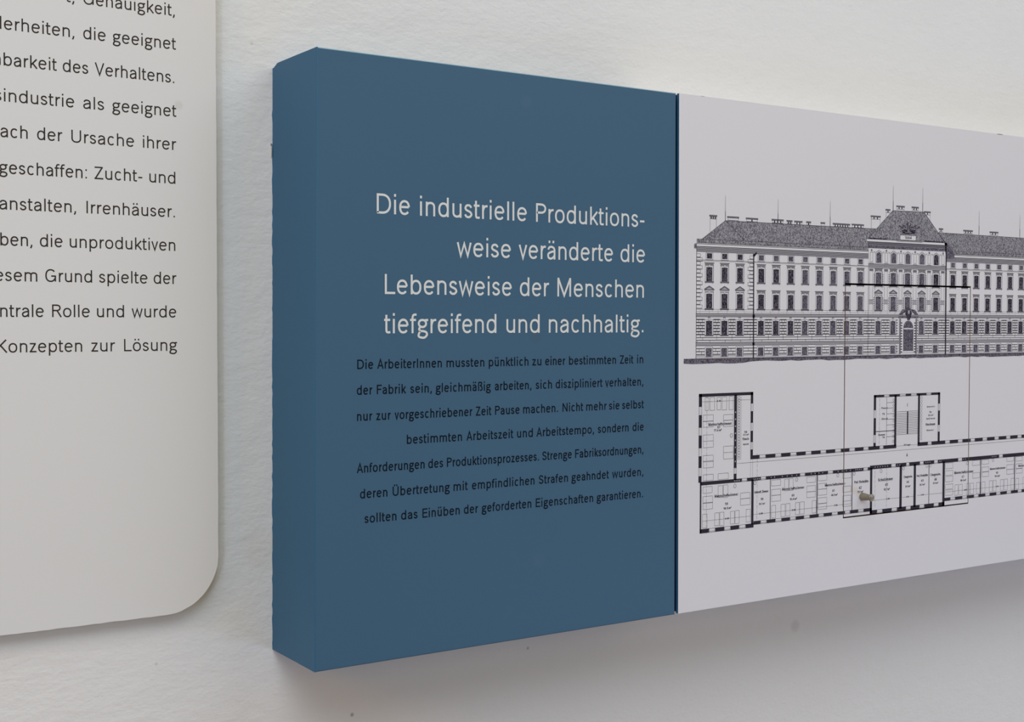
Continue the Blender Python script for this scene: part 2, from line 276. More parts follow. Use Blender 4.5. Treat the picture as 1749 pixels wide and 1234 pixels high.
        wd = .70; sb = (.05, .08); st(*(arc(wd/2, .5, wd/2-h, .5-h+.01, 40, 335, 22))); st((wd*.55, .46), (wd-h, .46), (wd-h, .04))
    elif base == 'B': wd = .6; st(*([(h, h), (h, 1-h), (.26, 1-h)]+arc(.27, .745, wd-.3-h, .255-h, 84, -84, 12)+[(h, .53)])); st(*([(.2, .53)]+arc(.27, .27, wd-.27-h, .27-h, 84, -84, 12)+[(h, h)]))
    elif base == 'C': wd = .66; sb = (.05, .04); st(*arc(wd/2, .5, wd/2-h, .5-h+.01, 42, 318, 22))
    elif base == '.': wd = w*1.15; sb = (.08, .08); S.append(([(wd/2, 0), (wd/2, w*1.2)], False))
    elif base == ':': wd = w*1.15; sb = (.09, .09); st((wd/2, 0), (wd/2, w*1.2)); st((wd/2, X-w*1.2), (wd/2, X))
    elif base == ',': wd = w*1.15; sb = (.07, .08); st((wd/2+.01, w*1.2), (wd/2+.01, .02), (wd/2-.05, -.15))
    elif base == '-': wd = .27; sb = (.06, .06); st((0, .34), (wd, .34))
    elif base == '0': wd = .5; cl(arc(wd/2, .5, wd/2-h, .5-h, 0, 345, 20))
    elif base == '1': wd = .25; st((.0, .8), (.17, .97)); st((.19, 0), (.19, 1))
    elif base == '2': wd = .5; st(*(spl([(h, .74), (.12, .94), (.27, 1-h), (.43, .9), (.43, .68), (.2, .3), (h, h)])+[(wd, h)]))
    elif base == '3': wd = .5; st(*spl([(h, .84), (.24, 1-h), (.43, .86), (.38, .6), (.2, .54), (.4, .48), (.45, .22), (.25, h), (h, .16)]))
    elif base == '4': wd = .5; st((.38, 0), (.38, 1), (.02, .3), (wd, .3))
    elif base == '5': wd = .5; st(*([(.44, 1-h), (.12, 1-h), (.08, .55)]+spl([(.08, .55), (.25, .63), (.44, .5), (.44, .2), (.25, h), (h, .14)])))
    elif base == '6': wd = .5; cl(arc(.25, .3, .25-h, .3-h, 0, 345, 16)); st(*spl([(.05, .35), (.1, .75), (.3, 1-h), (.44, .88)]))
    elif base == '7': wd = .5; st((0, 1-h), (.45, 1-h), (.16, 0))
    elif base == '8': wd = .5; cl(arc(.25, .76, .2-h, .24-h, 0, 345, 16)); cl(arc(.25, .27, .25-h, .27-h, 0, 345, 16))
    elif base == '9': wd = .5; cl(arc(.25, .7, .25-h, .3-h, 0, 345, 16)); st(*spl([(.45, .65), (.4, .25), (.2, h), (.06, .12)]))
    elif base == '²': wd = .3; st(*(spl([(.03, .9), (.15, 1), (.26, .88), (.03, .56)])+[(.3, .56)]))
    elif base == ' ': wd = .2; sb = (0, 0)
    if um:
        y = 1.0 if base in 'AOU' else .95; y += .13 if base in 'AOU' else 0
        dot(wd/2-.11, y); dot(wd/2+.11, y)
    return S, wd, sb[0], sb[1]
def ribbon(pts, w, closed, sx, V, Fc, ox, oy, cap, y, slant=0.0, wy=1.0):
    """append a stroke of width w (cap units) as quads; sx squeezes horizontally"""
    P = [Vector((x*sx, yy)) for x, yy in pts]
    Q = [P[0]]
    for q in P[1:]:
        if (q-Q[-1]).length > 1e-4: Q.append(q)
    if closed and (Q[0]-Q[-1]).length < 1e-4: Q.pop()
    n = len(Q)
    if n < 2: return
    base = len(V); h = w/2
    for i in range(n):
        a = Q[i-1] if (i > 0 or closed) else None; b = Q[(i+1) % n] if (i < n-1 or closed) else None
        d1 = (Q[i]-a).normalized() if a is not None else None; d2 = (b-Q[i]).normalized() if b is not None else None
        if d1 is None: d1 = d2
        if d2 is None: d2 = d1
        t = d1+d2
        t = t.normalized() if t.length > 1e-3 else d1
        nr = Vector((-t.y, t.x)); k = 1/max(.38, nr.dot(Vector((-d1.y, d1.x))))
        for s in (1, -1):
            c = Q[i]+nr*(s*h*k); V.append((ox+(c.x)*cap, y, oy+c.y*cap))
    for i in range(n if closed else n-1):
        j = (i+1) % n; Fc.append((base+2*i, base+2*i+1, base+2*j+1, base+2*j))
def word_geo(text, u0, u1, z, cap, w, y, V, Fc):   # "ab|cd": the measured width starts at c
    """one word fitted between u0 and u1 (mm) on baseline z"""
    x = 0; L = []; x0 = 0; lead = text.find('|'); text = text.replace('|', '')
    for i, ch in enumerate(text):
        S, wd, lb, rb = glyph(ch, w)
        if i: x += lb
        if i == lead: x0 = x
        L.append((x, S)); x += wd
        last = x
        if i < len(text)-1: x += rb
    sx = (u1-u0)/cap/(last-x0); u0 -= x0*sx*cap
    for gx, S in L:
        for k, (pts, c) in enumerate(S):
            P = [(px+gx, py) for px, py in pts]
            # keep the stems their full weight when squeezed or stretched
            ribbon(P, w*(0.5+0.5*min(1.1, max(.8, sx))), c, sx, V, Fc, u0, z, cap, y+.02*k)
def text_line(name, row, z, cap, w, y, m, parent):
    V, Fc = [], []
    for t, a, b in row: word_geo(t, a, b, z, cap, w, y, V, Fc)
    return mesh(name, [W(*q) for q in V], Fc, m, parent)

# ------------------------------------------------------------------ left text board (rounded corner)
tb = thing('text_board', 'thin white board with rounded lower corner and rows of dark German text', 'board')
R = 36.0; ue, zb = -42.4, -365.0
out = [(-520, 330)]
rr = random.Random(3)
out += [(ue-0.1, 330), (ue-0.1, 60)]
for i in range(1, 40): out.append((ue+rr.uniform(-.12, .12), 60-i*(60+328)/40))
for i in range(0, 25):
    a = math.radians(-i*90/24); j = rr.uniform(-.18, .18) if 1 < i < 23 else 0
    out.append((ue-R+(R+j)*math.cos(a), zb+R+(R+j)*math.sin(a)))
for i in range(1, 30): out.append((ue-R-i*4.6, zb+rr.uniform(-.15, .15)))
out.append((-520, zb))
n = len(out)
V = [W(u, 8, z) for u, z in out]+[W(u, 0.02, z) for u, z in out]
Fc = [tuple(range(n))[::-1]]+[(i, (i+1) % n, n+(i+1) % n, n+i) for i in range(n)]
mesh('board', V, Fc, M['board'], tb)
for z, *row in LEFT:
    text_line('text_line', row, z, 7.75, .106, 8.06, M['textink'], tb)

# ------------------------------------------------------------------ blue text box
bb = thing('text_box', 'deep blue painted box on the wall with pale German headline and black body text', 'display box')
NZ = 90
def lerp(a, b, t): return a+(b-a)*t
# side profile of the left end: from wall-bottom up the wall, round at the top back corner, to the front
V, Fc = [], []
rr = random.Random(5)
back = [(0.9+(-0.74-0.9)*i/NZ+(rr.uniform(-.45, .25) if 0 < i < NZ else 0), lerp(-3.0, -399.57, i/NZ)) for i in range(NZ+1)]
E_ = 0.7
def front(i): t = i/NZ; return (lerp(1.31, -1.41, t), lerp(0.08-.0, -400.33, t))
rows = []
for i in range(NZ+1):
    bu, bz = back[i]; fu, fz = front(i)
    su, sz = lerp(.9, -.74, i/NZ), lerp(-3.0, -399.57, i/NZ)
    rows.append([W(bu, 0.02, bz), W(su+.02, 1.6, sz), W(su+.1, 8, lerp(sz, fz, .06) if i else -.5),
                 W(lerp(su, fu, .5), 34, lerp(sz, fz, .5) if i else -.2),
                 W(fu, DEPTH-E_, fz), W(fu+.2, DEPTH-.2, fz+(0 if 0 < i < NZ else 0)), W(fu+E_, DEPTH, fz)])
for r in rows: V += r
k = 7
for i in range(NZ):
    for j in range(k-1): Fc.append((i*k+j, i*k+j+1, (i+1)*k+j+1, (i+1)*k+j))
NSIDE = len(Fc)
def quad(a, b, c, d):
    i = len(V); V.extend([a, b, c, d]); Fc.append((i, i+1, i+2, i+3))
TL, BL, TR, BR = (1.31, .08), (-1.41, -400.33), (300.74, -.12), (302.12, -400.01)
# front face, with a small rounded arris along top, bottom and right
def fr(u, z): return W(u, DEPTH, z)
quad(fr(TL[0]+E_, TL[1]-E_), fr(BL[0]+E_, BL[1]+E_), fr(BR[0]-.3, BR[1]+E_), fr(TR[0]-.3, TR[1]-E_))
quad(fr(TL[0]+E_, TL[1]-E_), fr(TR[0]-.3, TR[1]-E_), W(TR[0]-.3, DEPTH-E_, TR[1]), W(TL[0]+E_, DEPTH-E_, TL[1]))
quad(fr(BL[0]+E_, BL[1]+E_), fr(BR[0]-.3, BR[1]+E_), W(BR[0]-.3, DEPTH-E_, BR[1]), W(BL[0]+E_, DEPTH-E_, BL[1]))
quad(fr(TR[0]-.3, TR[1]-E_), fr(BR[0]-.3, BR[1]+E_), W(BR[0], DEPTH-.3, BR[1]), W(TR[0], DEPTH-.3, TR[1]))
quad(W(TR[0], DEPTH-.3, TR[1]), W(BR[0], DEPTH-.3, BR[1]), W(BR[0], .02, BR[1]), W(TR[0], .02, TR[1]))
quad(W(TL[0]+E_, DEPTH-E_, TL[1]), W(TR[0], DEPTH-E_, TR[1]), W(TR[0], .02, TR[1]), W(TL[0]+6, .02, TL[1]-.6))
quad(W(TL[0], DEPTH-E_, TL[1]), W(TL[0]+6, DEPTH-E_, TL[1]), W(8, .02, -1.2), rows[0][0])
quad(W(BL[0], DEPTH-E_, BL[1]), W(BR[0], DEPTH-E_, BR[1]), W(BR[0], .02, BR[1]), rows[-1][0])
quad(rows[-1][0], rows[0][0], W(TR[0], .02, TR[1]), W(BR[0], .02, BR[1]))
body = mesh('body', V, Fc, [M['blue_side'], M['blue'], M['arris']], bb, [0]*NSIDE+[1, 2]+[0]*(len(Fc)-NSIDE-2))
for z, *row in HEAD: text_line('headline_line', row, z, 13.15, .108, DEPTH+.06, M['headline'], bb)
for z, *row in BODY: text_line('text_line', row, z, 6.25, .138, DEPTH+.06, M['black'], bb)
# chips and cracks where the box meets the wall
def chip(u, y, z, su, sy, sz, m, parent, name='chip', seed=0):
    r = random.Random(seed); bm = bmesh.new(); bmesh.ops.create_icosphere(bm, subdivisions=2, radius=1)
    for q in bm.verts: q.co *= r.uniform(.75, 1.15)
    for q in bm.verts: q.co = W(u+q.co.x*su, y+q.co.y*sy, z+q.co.z*sz)
    me = bpy.data.meshes.new(name); bm.to_mesh(me); bm.free(); return link(name, me, m, parent)
chip(-.1, .5, -59, .4, .5, 5.2, M['pale'], bb, 'paint_crack', 1)
chip(-.45, .5, -54.5, .4, .5, .9, M['grey'], bb, 'paint_crack', 2)
chip(4.0, 1.2, -400.7, 1.3, .6, .9, M['dark'], bb, 'screw_tip', 3)

# ------------------------------------------------------------------ white picture box with the drawings
pb = thing('picture_box', 'long white box beside the blue one, printed with a building elevation and floor plan', 'display box')
UR = 960.0
FL, FR_, FT, FB = 488.9, 655.2, -141.4, -340.9      # flap opening (mm)
def skew(u, z):                                     # the front board is very slightly out of square
    return (u + (lerp(303.96, 305.68, -z/400)-304.82)*max(0, 1-(u-304.8)/60), z)
TH = 2.6
def bq(V, Fc, mi, pts, m):
    i = len(V); V.extend(pts); Fc.append(tuple(range(i, i+len(pts)))); mi.append(m)
V, Fc, mi = [], [], []
ul = lambda z: lerp(303.96, 305.68, -z/400)
ol = [(ul(0), 0), (ul(-400), -399.75), (UR, -400), (UR, 0.1)]
hl = [(FL, FT), (FL, FB), (FR_, FB), (FR_, FT)]
for i in range(4):
    j = (i+1) % 4
    bq(V, Fc, mi, [W(ol[i][0], DEPTH, ol[i][1]), W(ol[j][0], DEPTH, ol[j][1]), W(hl[j][0], DEPTH, hl[j][1]), W(hl[i][0], DEPTH, hl[i][1])], 0)
    bq(V, Fc, mi, [W(ol[i][0], DEPTH-TH, ol[i][1]), W(ol[j][0], DEPTH-TH, ol[j][1]), W(hl[j][0], DEPTH-TH, hl[j][1]), W(hl[i][0], DEPTH-TH, hl[i][1])], 2)
    bq(V, Fc, mi, [W(ol[i][0], DEPTH, ol[i][1]), W(ol[j][0], DEPTH, ol[j][1]), W(ol[j][0], DEPTH-TH, ol[j][1]), W(ol[i][0], DEPTH-TH, ol[i][1])], 1 if i == 0 else 3)
    bq(V, Fc, mi, [W(hl[i][0], DEPTH, hl[i][1]), W(hl[j][0], DEPTH, hl[j][1]), W(hl[j][0], DEPTH-TH, hl[j][1]), W(hl[i][0], DEPTH-TH, hl[i][1])], 2)
mesh('front_board', V, Fc, [M['white'], M['blue_side'], M['mdf'], M['white']], pb, mi)
# core box behind the board, with a pocket behind the flap
V, Fc, mi = [], [], []
cl_, ct, cb = 305.9, -.8, -399.0
pk = (FL-4, FR_+4, FT+4, FB-4)
co = [(cl_, ct), (cl_+.9, cb), (UR-.5, cb), (UR-.5, ct)]
ph = [(pk[0], pk[2]), (pk[0], pk[3]), (pk[1], pk[3]), (pk[1], pk[2])]
yf = DEPTH-TH-.02
for i in range(4):
    j = (i+1) % 4
    bq(V, Fc, mi, [W(co[i][0], yf, co[i][1]), W(co[j][0], yf, co[j][1]), W(ph[j][0], yf, ph[j][1]), W(ph[i][0], yf, ph[i][1])], 1)
    bq(V, Fc, mi, [W(co[i][0], yf, co[i][1]), W(co[j][0], yf, co[j][1]), W(co[j][0], .02, co[j][1]), W(co[i][0], .02, co[i][1])], 0 if i == 0 else 2)
    bq(V, Fc, mi, [W(ph[i][0], yf, ph[i][1]), W(ph[j][0], yf, ph[j][1]), W(ph[j][0], 20, ph[j][1]), W(ph[i][0], 20, ph[i][1])], 1)
bq(V, Fc, mi, [W(a, 20, b) for a, b in ph], 1)
bq(V, Fc, mi, [W(a, .02, b) for a, b in co], 1)
mesh('core', V, Fc, [M['blue_dark'], M['dark'], M['white']], pb, mi)
v, f = box(301.6, 306.6, .02, DEPTH-5.5, -399.6, -.25)
mesh('groove_shade_strip', v, f, M['blue_dark'], pb)  # added dark strip that stands in for the shade between the boxes
chip(318.5, DEPTH-.4, -399.7, 1.0, .5, .7, M['white'], pb, 'edge_chip', 11)
chip(328, DEPTH-.2, -.0, 2.6, .35, .25, M['pale'], pb, 'edge_chip', 12)
chip(695, DEPTH-.2, -.1, 6.0, .35, .4, M['grey'], pb, 'edge_chip', 13)

# flap plate


GL, GR, GT, GB = FL+.95, FR_-.9, FT-1.6, FB+1.15
V, Fc, mi = [], [], []
ch = 1.3
fo = [(GL, GT-ch*.8), (GL, GB), (GR, GB), (GR, GT), (GL+ch*3.2, GT)]
nf = len(fo)
bq(V, Fc, mi, [W(a, DEPTH, b) for a, b in fo], 0)
bq(V, Fc, mi, [W(a, DEPTH-4, b) for a, b in fo], 1)
for i in range(nf):
    j = (i+1) % nf
    bq(V, Fc, mi, [W(fo[i][0], DEPTH, fo[i][1]), W(fo[j][0], DEPTH, fo[j][1]), W(fo[j][0], DEPTH-4, fo[j][1]), W(fo[i][0], DEPTH-4, fo[i][1])], 1)
flap = mesh('flap', V, Fc, [M['white'], M['mdf']], pb, mi)
# knob turned about its own axis
prof = [(0, 3.2), (.5, 3.4), (1.6, 3.35), (4, 3.1), (6, 2.8), (7.6, 2.5), (8.7, 2.5), (9.5, 2.85), (10.1, 3.15), (10.7, 3.2), (11.05, 3.0), (11.15, 2.5), (11.0, 2.3), (11.0, 0.0)]
V, Fc = [], []; NS = 32
for y, r in prof:
    for s in range(NS):
        a = 2*math.pi*s/NS; V.append(W(512.1+r*math.cos(a), DEPTH+y, -323.85+r*math.sin(a)))
for i in range(len(prof)-1):
    for s in range(NS): Fc.append((i*NS+s, i*NS+(s+1) % NS, (i+1)*NS+(s+1) % NS, (i+1)*NS+s))
kn = mesh('knob', V, Fc, M['brass'], flap, smooth=True); kn['label'] = 'small aged metal knob'

# ------------------------------------------------------------------ printed drawings
REG = [('board', -1e4, 1e4, FT, 1e4), ('board', -1e4, 1e4, -1e4, FB), ('board', -1e4, FL, FB, FT), ('board', FR_, 1e4, FB, FT), ('flap', GL, GR, GB, GT)]
def clip(poly, u0, u1, z0, z1):
    for ax, lim, sg in ((0, u0, 1), (0, u1, -1), (1, z0, 1), (1, z1, -1)):
        o = []
        for i in range(len(poly)):
            a, b = poly[i-1], poly[i]; ia, ib = (a[ax]-lim)*sg >= 0, (b[ax]-lim)*sg >= 0
            if ia != ib:
                t = (lim-a[ax])/(b[ax]-a[ax]); o.append((a[0]+(b[0]-a[0])*t, a[1]+(b[1]-a[1])*t))
            if ib: o.append(b)
        poly = o
        if len(poly) < 3: return []
    return poly
INK = ['ink', 'grey', 'pale', 'paper', 'roofink', 'winink', 'winink2', 'black']
MIRROR = 568.55
class Sheet:
    def __init__(s): s.d = {'board': ([], [], []), 'flap': ([], [], [])}; s.mir = False
    def poly(s, pts, m='ink', lay=1):
        for P in ([pts, [(2*MIRROR-a, b) for a, b in pts][::-1]] if s.mir else [pts]):
            us = [a for a, b in P]; zs = [b for a, b in P]
            if max(us) > UR-4: 
                P = clip(P, -1e4, UR-4, -1e4, 1e4)
                if not P: continue
            if max(us) < FL or min(us) > FR_ or min(zs) > FT or max(zs) < FB: parts = [('board', P)]
            else: parts = [(k, clip(P, a, b, c, d)) for k, a, b, c, d in REG]
            for k, q in parts:
                if len(q) < 3: continue
                V, Fc, mi = s.d[k]; i = len(V); V.extend((a, DEPTH+.03+.035*lay, b) for a, b in q)
                Fc.append(tuple(range(i, i+len(q)))); mi.append(INK.index(m))
    def rect(s, u0, u1, z0, z1, m='ink', lay=1): s.poly([(u0, z0), (u1, z0), (u1, z1), (u0, z1)], m, lay)
    def line(s, a, b, t=.22, m='ink', lay=2, t2=None):
        d = Vector((b[0]-a[0], b[1]-a[1])); 
        if d.length < 1e-6: return
        n = Vector((-d.y, d.x)).normalized()*t/2; e = n if t2 is None else n*(t2/t)
        s.poly([(a[0]-n.x, a[1]-n.y), (b[0]-e.x, b[1]-e.y), (b[0]+e.x, b[1]+e.y), (a[0]+n.x, a[1]+n.y)], m, lay)
    def outl(s, u0, u1, z0, z1, t=.22, m='ink', lay=2):
        s.line((u0, z0), (u1, z0), t, m, lay); s.line((u0, z1), (u1, z1), t, m, lay); s.line((u0, z0), (u0, z1), t, m, lay); s.line((u1, z0), (u1, z1), t, m, lay)
    def ring(s, cx, cz, rx, rz, t=.2, m='ink', n=10, lay=2):
        P = [(cx+rx*math.cos(2*math.pi*i/n), cz+rz*math.sin(2*math.pi*i/n)) for i in range(n)]
        for i in range(n): s.line(P[i-1], P[i], t, m, lay)
    def text(s, t, cx, z, width, cap, w=.16, m='ink', lay=3):
        V, Fc = [], []; word_geo(t, cx-width/2, cx+width/2, z-cap/2, cap, w, 0, V, Fc)
        for q in Fc: s.poly([(V[i][0], V[i][2]) for i in q], m, lay+V[q[0]][1]*20)
    def build(s, name):
        for k, par in (('board', pb), ('flap', flap)):
            V, Fc, mi = s.d[k]
            if Fc: mesh(name, [W(*q) for q in V], Fc, [M[x] for x in INK], par, mi)

el = Sheet(); rd = random.Random(21)
PAV = [335.8, 351.9, 368.3]; WL = [391.5+16.62*i for i in range(8)]
TW = [530.6, 549.6, 568.3, 587.1, 606.3]; WR = [629.75+16.63*i for i in range(8)]; PAVR = [2*MIRROR-u for u in PAV]
ALLW = PAV+WL+TW+WR+PAVR
def window(c, zt, zb, w, m, head=None, fr=1.15):
    el.rect(c-w/2, c+w/2, zb, zt, m, 2)
    el.rect(c-w/2, c+w/2, zt-.55, zt, 'ink', 3); el.rect(c-w/2, c-w/2+.45, zb, zt, 'ink', 3)
    el.outl(c-w/2-fr, c+w/2+fr, zb-.2, zt+fr, .26, 'grey')
    el.line((c+w/2+fr, zb), (c+w/2+fr, zt+fr), .4, 'grey'); 
    if head:
        el.rect(c-w/2-fr-.5, c+w/2+fr+.5, zb-1.35, zb-.55, 'grey', 2)
        el.line((c-w/2-fr-.6, zb-.5), (c+w/2+fr+.6, zb-.5), .2)
        for sg in (-1, 1): el.rect(c+sg*(w/2+.5)-.35, c+sg*(w/2+.5)+.35, zb-2.1, zb-1.35, 'pale', 2)
        h0 = zt+2.3
        el.rect(c-.55, c+.55, zt+fr-.9, h0-.1, 'paper', 4); el.outl(c-.55, c+.55, zt+.2, h0-.2, .16, 'grey', 5)
        for sg in (-1, 1):
            el.line((c+sg*(w/2+fr), zt+fr), (c+sg*(w/2+fr+.1), h0), .22)
            el.line((c+sg*.8, zt+fr+.55), (c+sg*(w/2+fr), zt+fr+.55), .3)
    if head == 'flat':
        el.poly([(c-4.1, h0), (c+4.1, h0), (c+5.1, h0+1.1), (c-5.1, h0+1.1)], 'grey', 2); el.line((c-5.2, h0+1.1), (c+5.2, h0+1.1), .42); el.line((c-4.2, h0), (c+4.2, h0), .3); el.line((c-4.6, h0+.55), (c+4.6, h0+.55), .15, 'paper', 3)
    if head == 'gable':
        el.poly([(c-5.1, h0+.6), (c+5.1, h0+.6), (c+5.2, h0+1.3), (c, h0+3.9), (c-5.2, h0+1.3)], 'grey', 2)
        el.poly([(c-3.2, h0+1.1), (c+3.2, h0+1.1), (c, h0+2.7)], 'pale', 3)
        el.line((c-5.2, h0+1.3), (c, h0+3.9), .35); el.line((c, h0+3.9), (c+5.2, h0+1.3), .35); el.line((c-5.2, h0+.6), (c+5.2, h0+.6), .35)
for c in ALLW:
    tw = c in TW; pv = c in PAV or c in PAVR; pale = 'winink2' if (c in TW or c > 430) and c < 600 else 'winink'
    if not tw:
        el.rect(c-2.7, c+2.7, -125.1, -121.0, 'winink2' if not pv else 'winink', 2); el.outl(c-3.7, c+3.7, -125.9, -120.4, .28, 'grey'); el.rect(c-2.7, c+2.7, -121.5, -121.0, 'ink', 3)
    if tw:
        el.rect(c-3.2, c+3.2, -123.4, -116.6, pale, 5); el.poly([(c+3.2*math.cos(math.radians(a)), -116.65+2.5*math.sin(math.radians(a))) for a in range(0, 181, 20)], pale, 5)
        P = [(c+4.2*math.cos(math.radians(a)), -116.6+3.6*math.sin(math.radians(a))) for a in range(0, 181, 20)]
        for i in range(len(P)-1): el.line(P[i], P[i+1], .5, 'grey', 6)
        for sg in (-1, 1): el.line((c+sg*4.2, -116.6), (c+sg*4.2, -123.6), .3, 'ink', 6); el.line((c+sg*4.6, -113.9), (c+sg*7.2, -113.9), .25, 'ink', 6); el.line((c+sg*4.2, -114.8), (c+sg*6.6, -114.8), .2, 'ink', 6)
        el.rect(c-.5, c+.5, -113.8, -112.0, 'paper', 7); el.outl(c-.5, c+.5, -113.8, -112, .18, 'grey', 8)
    window(c, -131.8, -142.6, 6.2 if not tw else 6.6, pale, 'flat')
    window(c, -152.5, -163.7, 6.2 if not tw else 6.6, pale, 'gable' if (pv or tw) else 'flat')
    if c != 568.3:
        window(c, -173.6, -184.6, 6.2, pale, None)
        el.rect(c-.6, c+.6, -173.3, -170.9, 'paper', 4); el.outl(c-.6, c+.6, -173.3, -170.6, .2, 'ink', 5)
        el.rect(c-.6-.6, c+.6+.6, -171.4, -170.6, 'grey', 3)
        el.line((c-4.6, -185.2), (c+4.6, -185.2), .5)
        window(c, -194.9, -201.5, 5.9, 'winink2', None, 1.0)
# rustication: joints between the ground-floor windows
gaps = sorted(ALLW); edges = []
xs = [322.6]+[g for g in gaps]+[2*MIRROR-322.6]
for i in range(len(xs)-1):
    a = xs[i]+(4.6 if i else 0); b = xs[i+1]-(4.6 if i < len(xs)-2 else 0)
    if xs[i] in TW and xs[i+1] in TW and 568.3 in (xs[i], xs[i+1]):
        if xs[i] == 568.3: a += 8
        else: b -= 8
    for k in range(6):
        z = -172.4-k*2.35
        el.line((a, z), (b, z), .62, 'ink', 2); el.line((a, z-.5), (b, z-.5), .18, 'grey', 2)
        for q in (([.5] if k % 2 else [.28, .72]) if b-a > 4 else []):
            el.line((lerp(a, b, q), z), (lerp(a, b, q), z-2.3), .32, 'ink', 2)
    a2 = xs[i] if i else xs[i]; b2 = xs[i+1]
    for k in (0, 1):
        z = -186.6-k*2.1
        if not (517 < (a+b)/2 < 620 and 556 < (a+b)/2 < 581): el.line((a2, z), (b2, z), .5, 'ink', 2)
    el.line((lerp(a2, b2, .5), -186.6), (lerp(a2, b2, .5), -188.7), .3); el.line((a2+1, -188.7), (a2+1, -190.2), .3)
    for k in range(3):
        z = -195.2-k*2.3; el.line((a-.3, z), (b+.3, z), .55, 'ink', 2)
        if k < 2: el.line((lerp(a, b, .35+.3*(k % 2)), z), (lerp(a, b, .35+.3*(k % 2)), z-2.3), .3)
    el.rect(a-.3, b+.3, -201.3, -200.4, 'pale', 1)
# horizontal bands, broken by the central block
UL, URr = 322.5, 2*MIRROR-322.5
for a, b in ((UL, 517.6), (619.7, URr)):
    el.rect(a, b, -120.3, -116.4, 'pale', 1)
    for k in range(6): el.line((a, -116.5-k*.62), (b, -116.5-k*.62), .3, 'ink' if k % 2 else 'grey', 2)
    el.line((a-1.5, -113.9), (b+1.5, -113.9), .35); el.line((a-1.8, -115.9), (b+1.8, -115.9), .45)
    el.rect(a, b, -112.9, -110.4, 'roofink', 3)
    el.line((a, -110.2), (b, -110.2), .22, 'ink', 4); el.line((a, -113.0), (b, -113.0), .3, 'ink', 4)
    for k in range(int((b-a)/5.5)): el.line((a+2+k*5.5, -110.2), (a+2+k*5.5, -113), .16, 'ink', 4)
    el.line((a, -126.3), (b, -126.3), .3); el.line((a, -127.1), (b, -127.1), .18, 'grey')
for z, t, m_ in ((-164.6, .2, 'grey'), (-166.4, .18, 'grey'), (-168.0, .45, 'ink'), (-169.4, .3, 'ink'), (-170.4, .35, 'ink'), (-190.4, .4, 'ink'), (-191.6, .25, 'ink'), (-192.9, .4, 'ink'), (-202.3, .25, 'grey')):
    el.line((UL-.6, z), (URr+.6, z), t, m_)
el.rect(UL, URr, -170.3, -168.1, 'pale', 1); el.rect(UL, URr, -192.8, -190.5, 'pale', 1)
for k in range(52): el.line((UL+4+k*9.4, -164.6), (UL+4+k*9.4, -168), .16, 'grey')
# ground
pts = []
for i in range(61):
    pts.append((309.9+i*8.9, -205.4-rd.uniform(0, 1.0)-(1.0 if i < 8 else 0)))
for i in range(60): el.poly([pts[i], pts[i+1], (pts[i+1][0], -203.2), (pts[i][0], -203.2)], 'winink2', 2)
el.line((309.9, -203.2), (845, -203.2), .5)
# pavilion details (mirrored to the far end)
el.mir = True
for uq in (UL, 376.6):
    for k in range(14):
        z = -121.6-k*3.05; wq = 6.0 if k % 2 else 4.0; o = 0 if uq == UL else (6.2-wq)
        if z < -162.5: break
        if 125 < -z < 127.5: continue
        el.outl(uq+o, uq+o+wq, z-2.5, z, .26, 'grey')
        el.line((uq+o, z-2.7), (uq+o+wq, z-2.7), .3, 'ink')
el.line((UL, -117), (UL, -202.8), .4); el.line((383.0, -120), (383.4, -203), 1.15, 'ink', 4); el.poly([(381.8, -121.5), (386.0, -118.2), (386.6, -119.8), (383.6, -122.4)], 'ink', 4)
el.rect(319.9, 322.6, -117.6, -114.2, 'grey', 2)
el.rect(382.2, 384.8, -171, -168.5, 'ink', 4); el.rect(382.2, 384.6, -193, -190.8, 'ink', 4)
el.mir = False
# roof
el.poly([(324.4, -112.4), (352.3, -94.9), (527, -94.4), (527, -112.4)], 'roofink', 1)
el.poly([(606, -112.4), (606, -94.2), (2*MIRROR-352.3, -94.9), (2*MIRROR-324.4, -112.4)], 'roofink', 1)
el.line((324.4, -112.4), (352.3, -94.9), .3); el.line((352.3, -94.9), (374.8, -110.4), .35); el.line((352.3, -94.9), (527, -94.4), .35, 'ink', 2); el.line((606, -94.3), (784.8, -94.9), .35)
# central block
el.rect(517.6, 619.8, -128.0, -104.0, 'paper', 3)
el.poly([(516.2, -103.2), (527.5, -94.1), (547.9, -77.7), (589.0, -77.0), (617.6, -103.2)], 'roofink', 4)
el.line((516.2, -103.2), (547.9, -77.7), .35, lay=5); el.line((547.9, -77.7), (589, -77.0), .4, lay=5); el.line((589, -77), (617.6, -102.6), .45, lay=5)
el.poly([(617, -101.5), (620.6, -103.4), (631.6, -112.6), (631, -116.5), (619.8, -117.5)], 'winink2', 5)
el.rect(515.2, 620.9, -105.4, -103.2, 'paper', 5); el.line((515.2, -103.2), (620.9, -103.2), .4, lay=6); el.line((515.2, -105.4), (620.9, -105.4), .3, lay=6)
el.rect(516.4, 620.4, -108.0, -105.4, 'grey', 5); el.line((516.4, -106.6), (620.4, -106.6), .3, 'pale', 6); el.rect(517, 620, -111.0, -108.3, 'winink2', 5)
for k in range(4): el.line((516.4, -105.9-k*.7), (620.4, -105.9-k*.7), .2, 'ink', 6)
el.rect(518, 540, -103.2, -102.0, 'winink', 5); el.rect(590, 616, -103.2, -102.0, 'winink', 5)
el.rect(517.6, 619.8, -127.6, -124.2, 'pale', 4)
for z in (-124.2, -125.2, -126.3, -127.6): el.line((517.6, z), (619.8, z), .3, 'ink', 5)
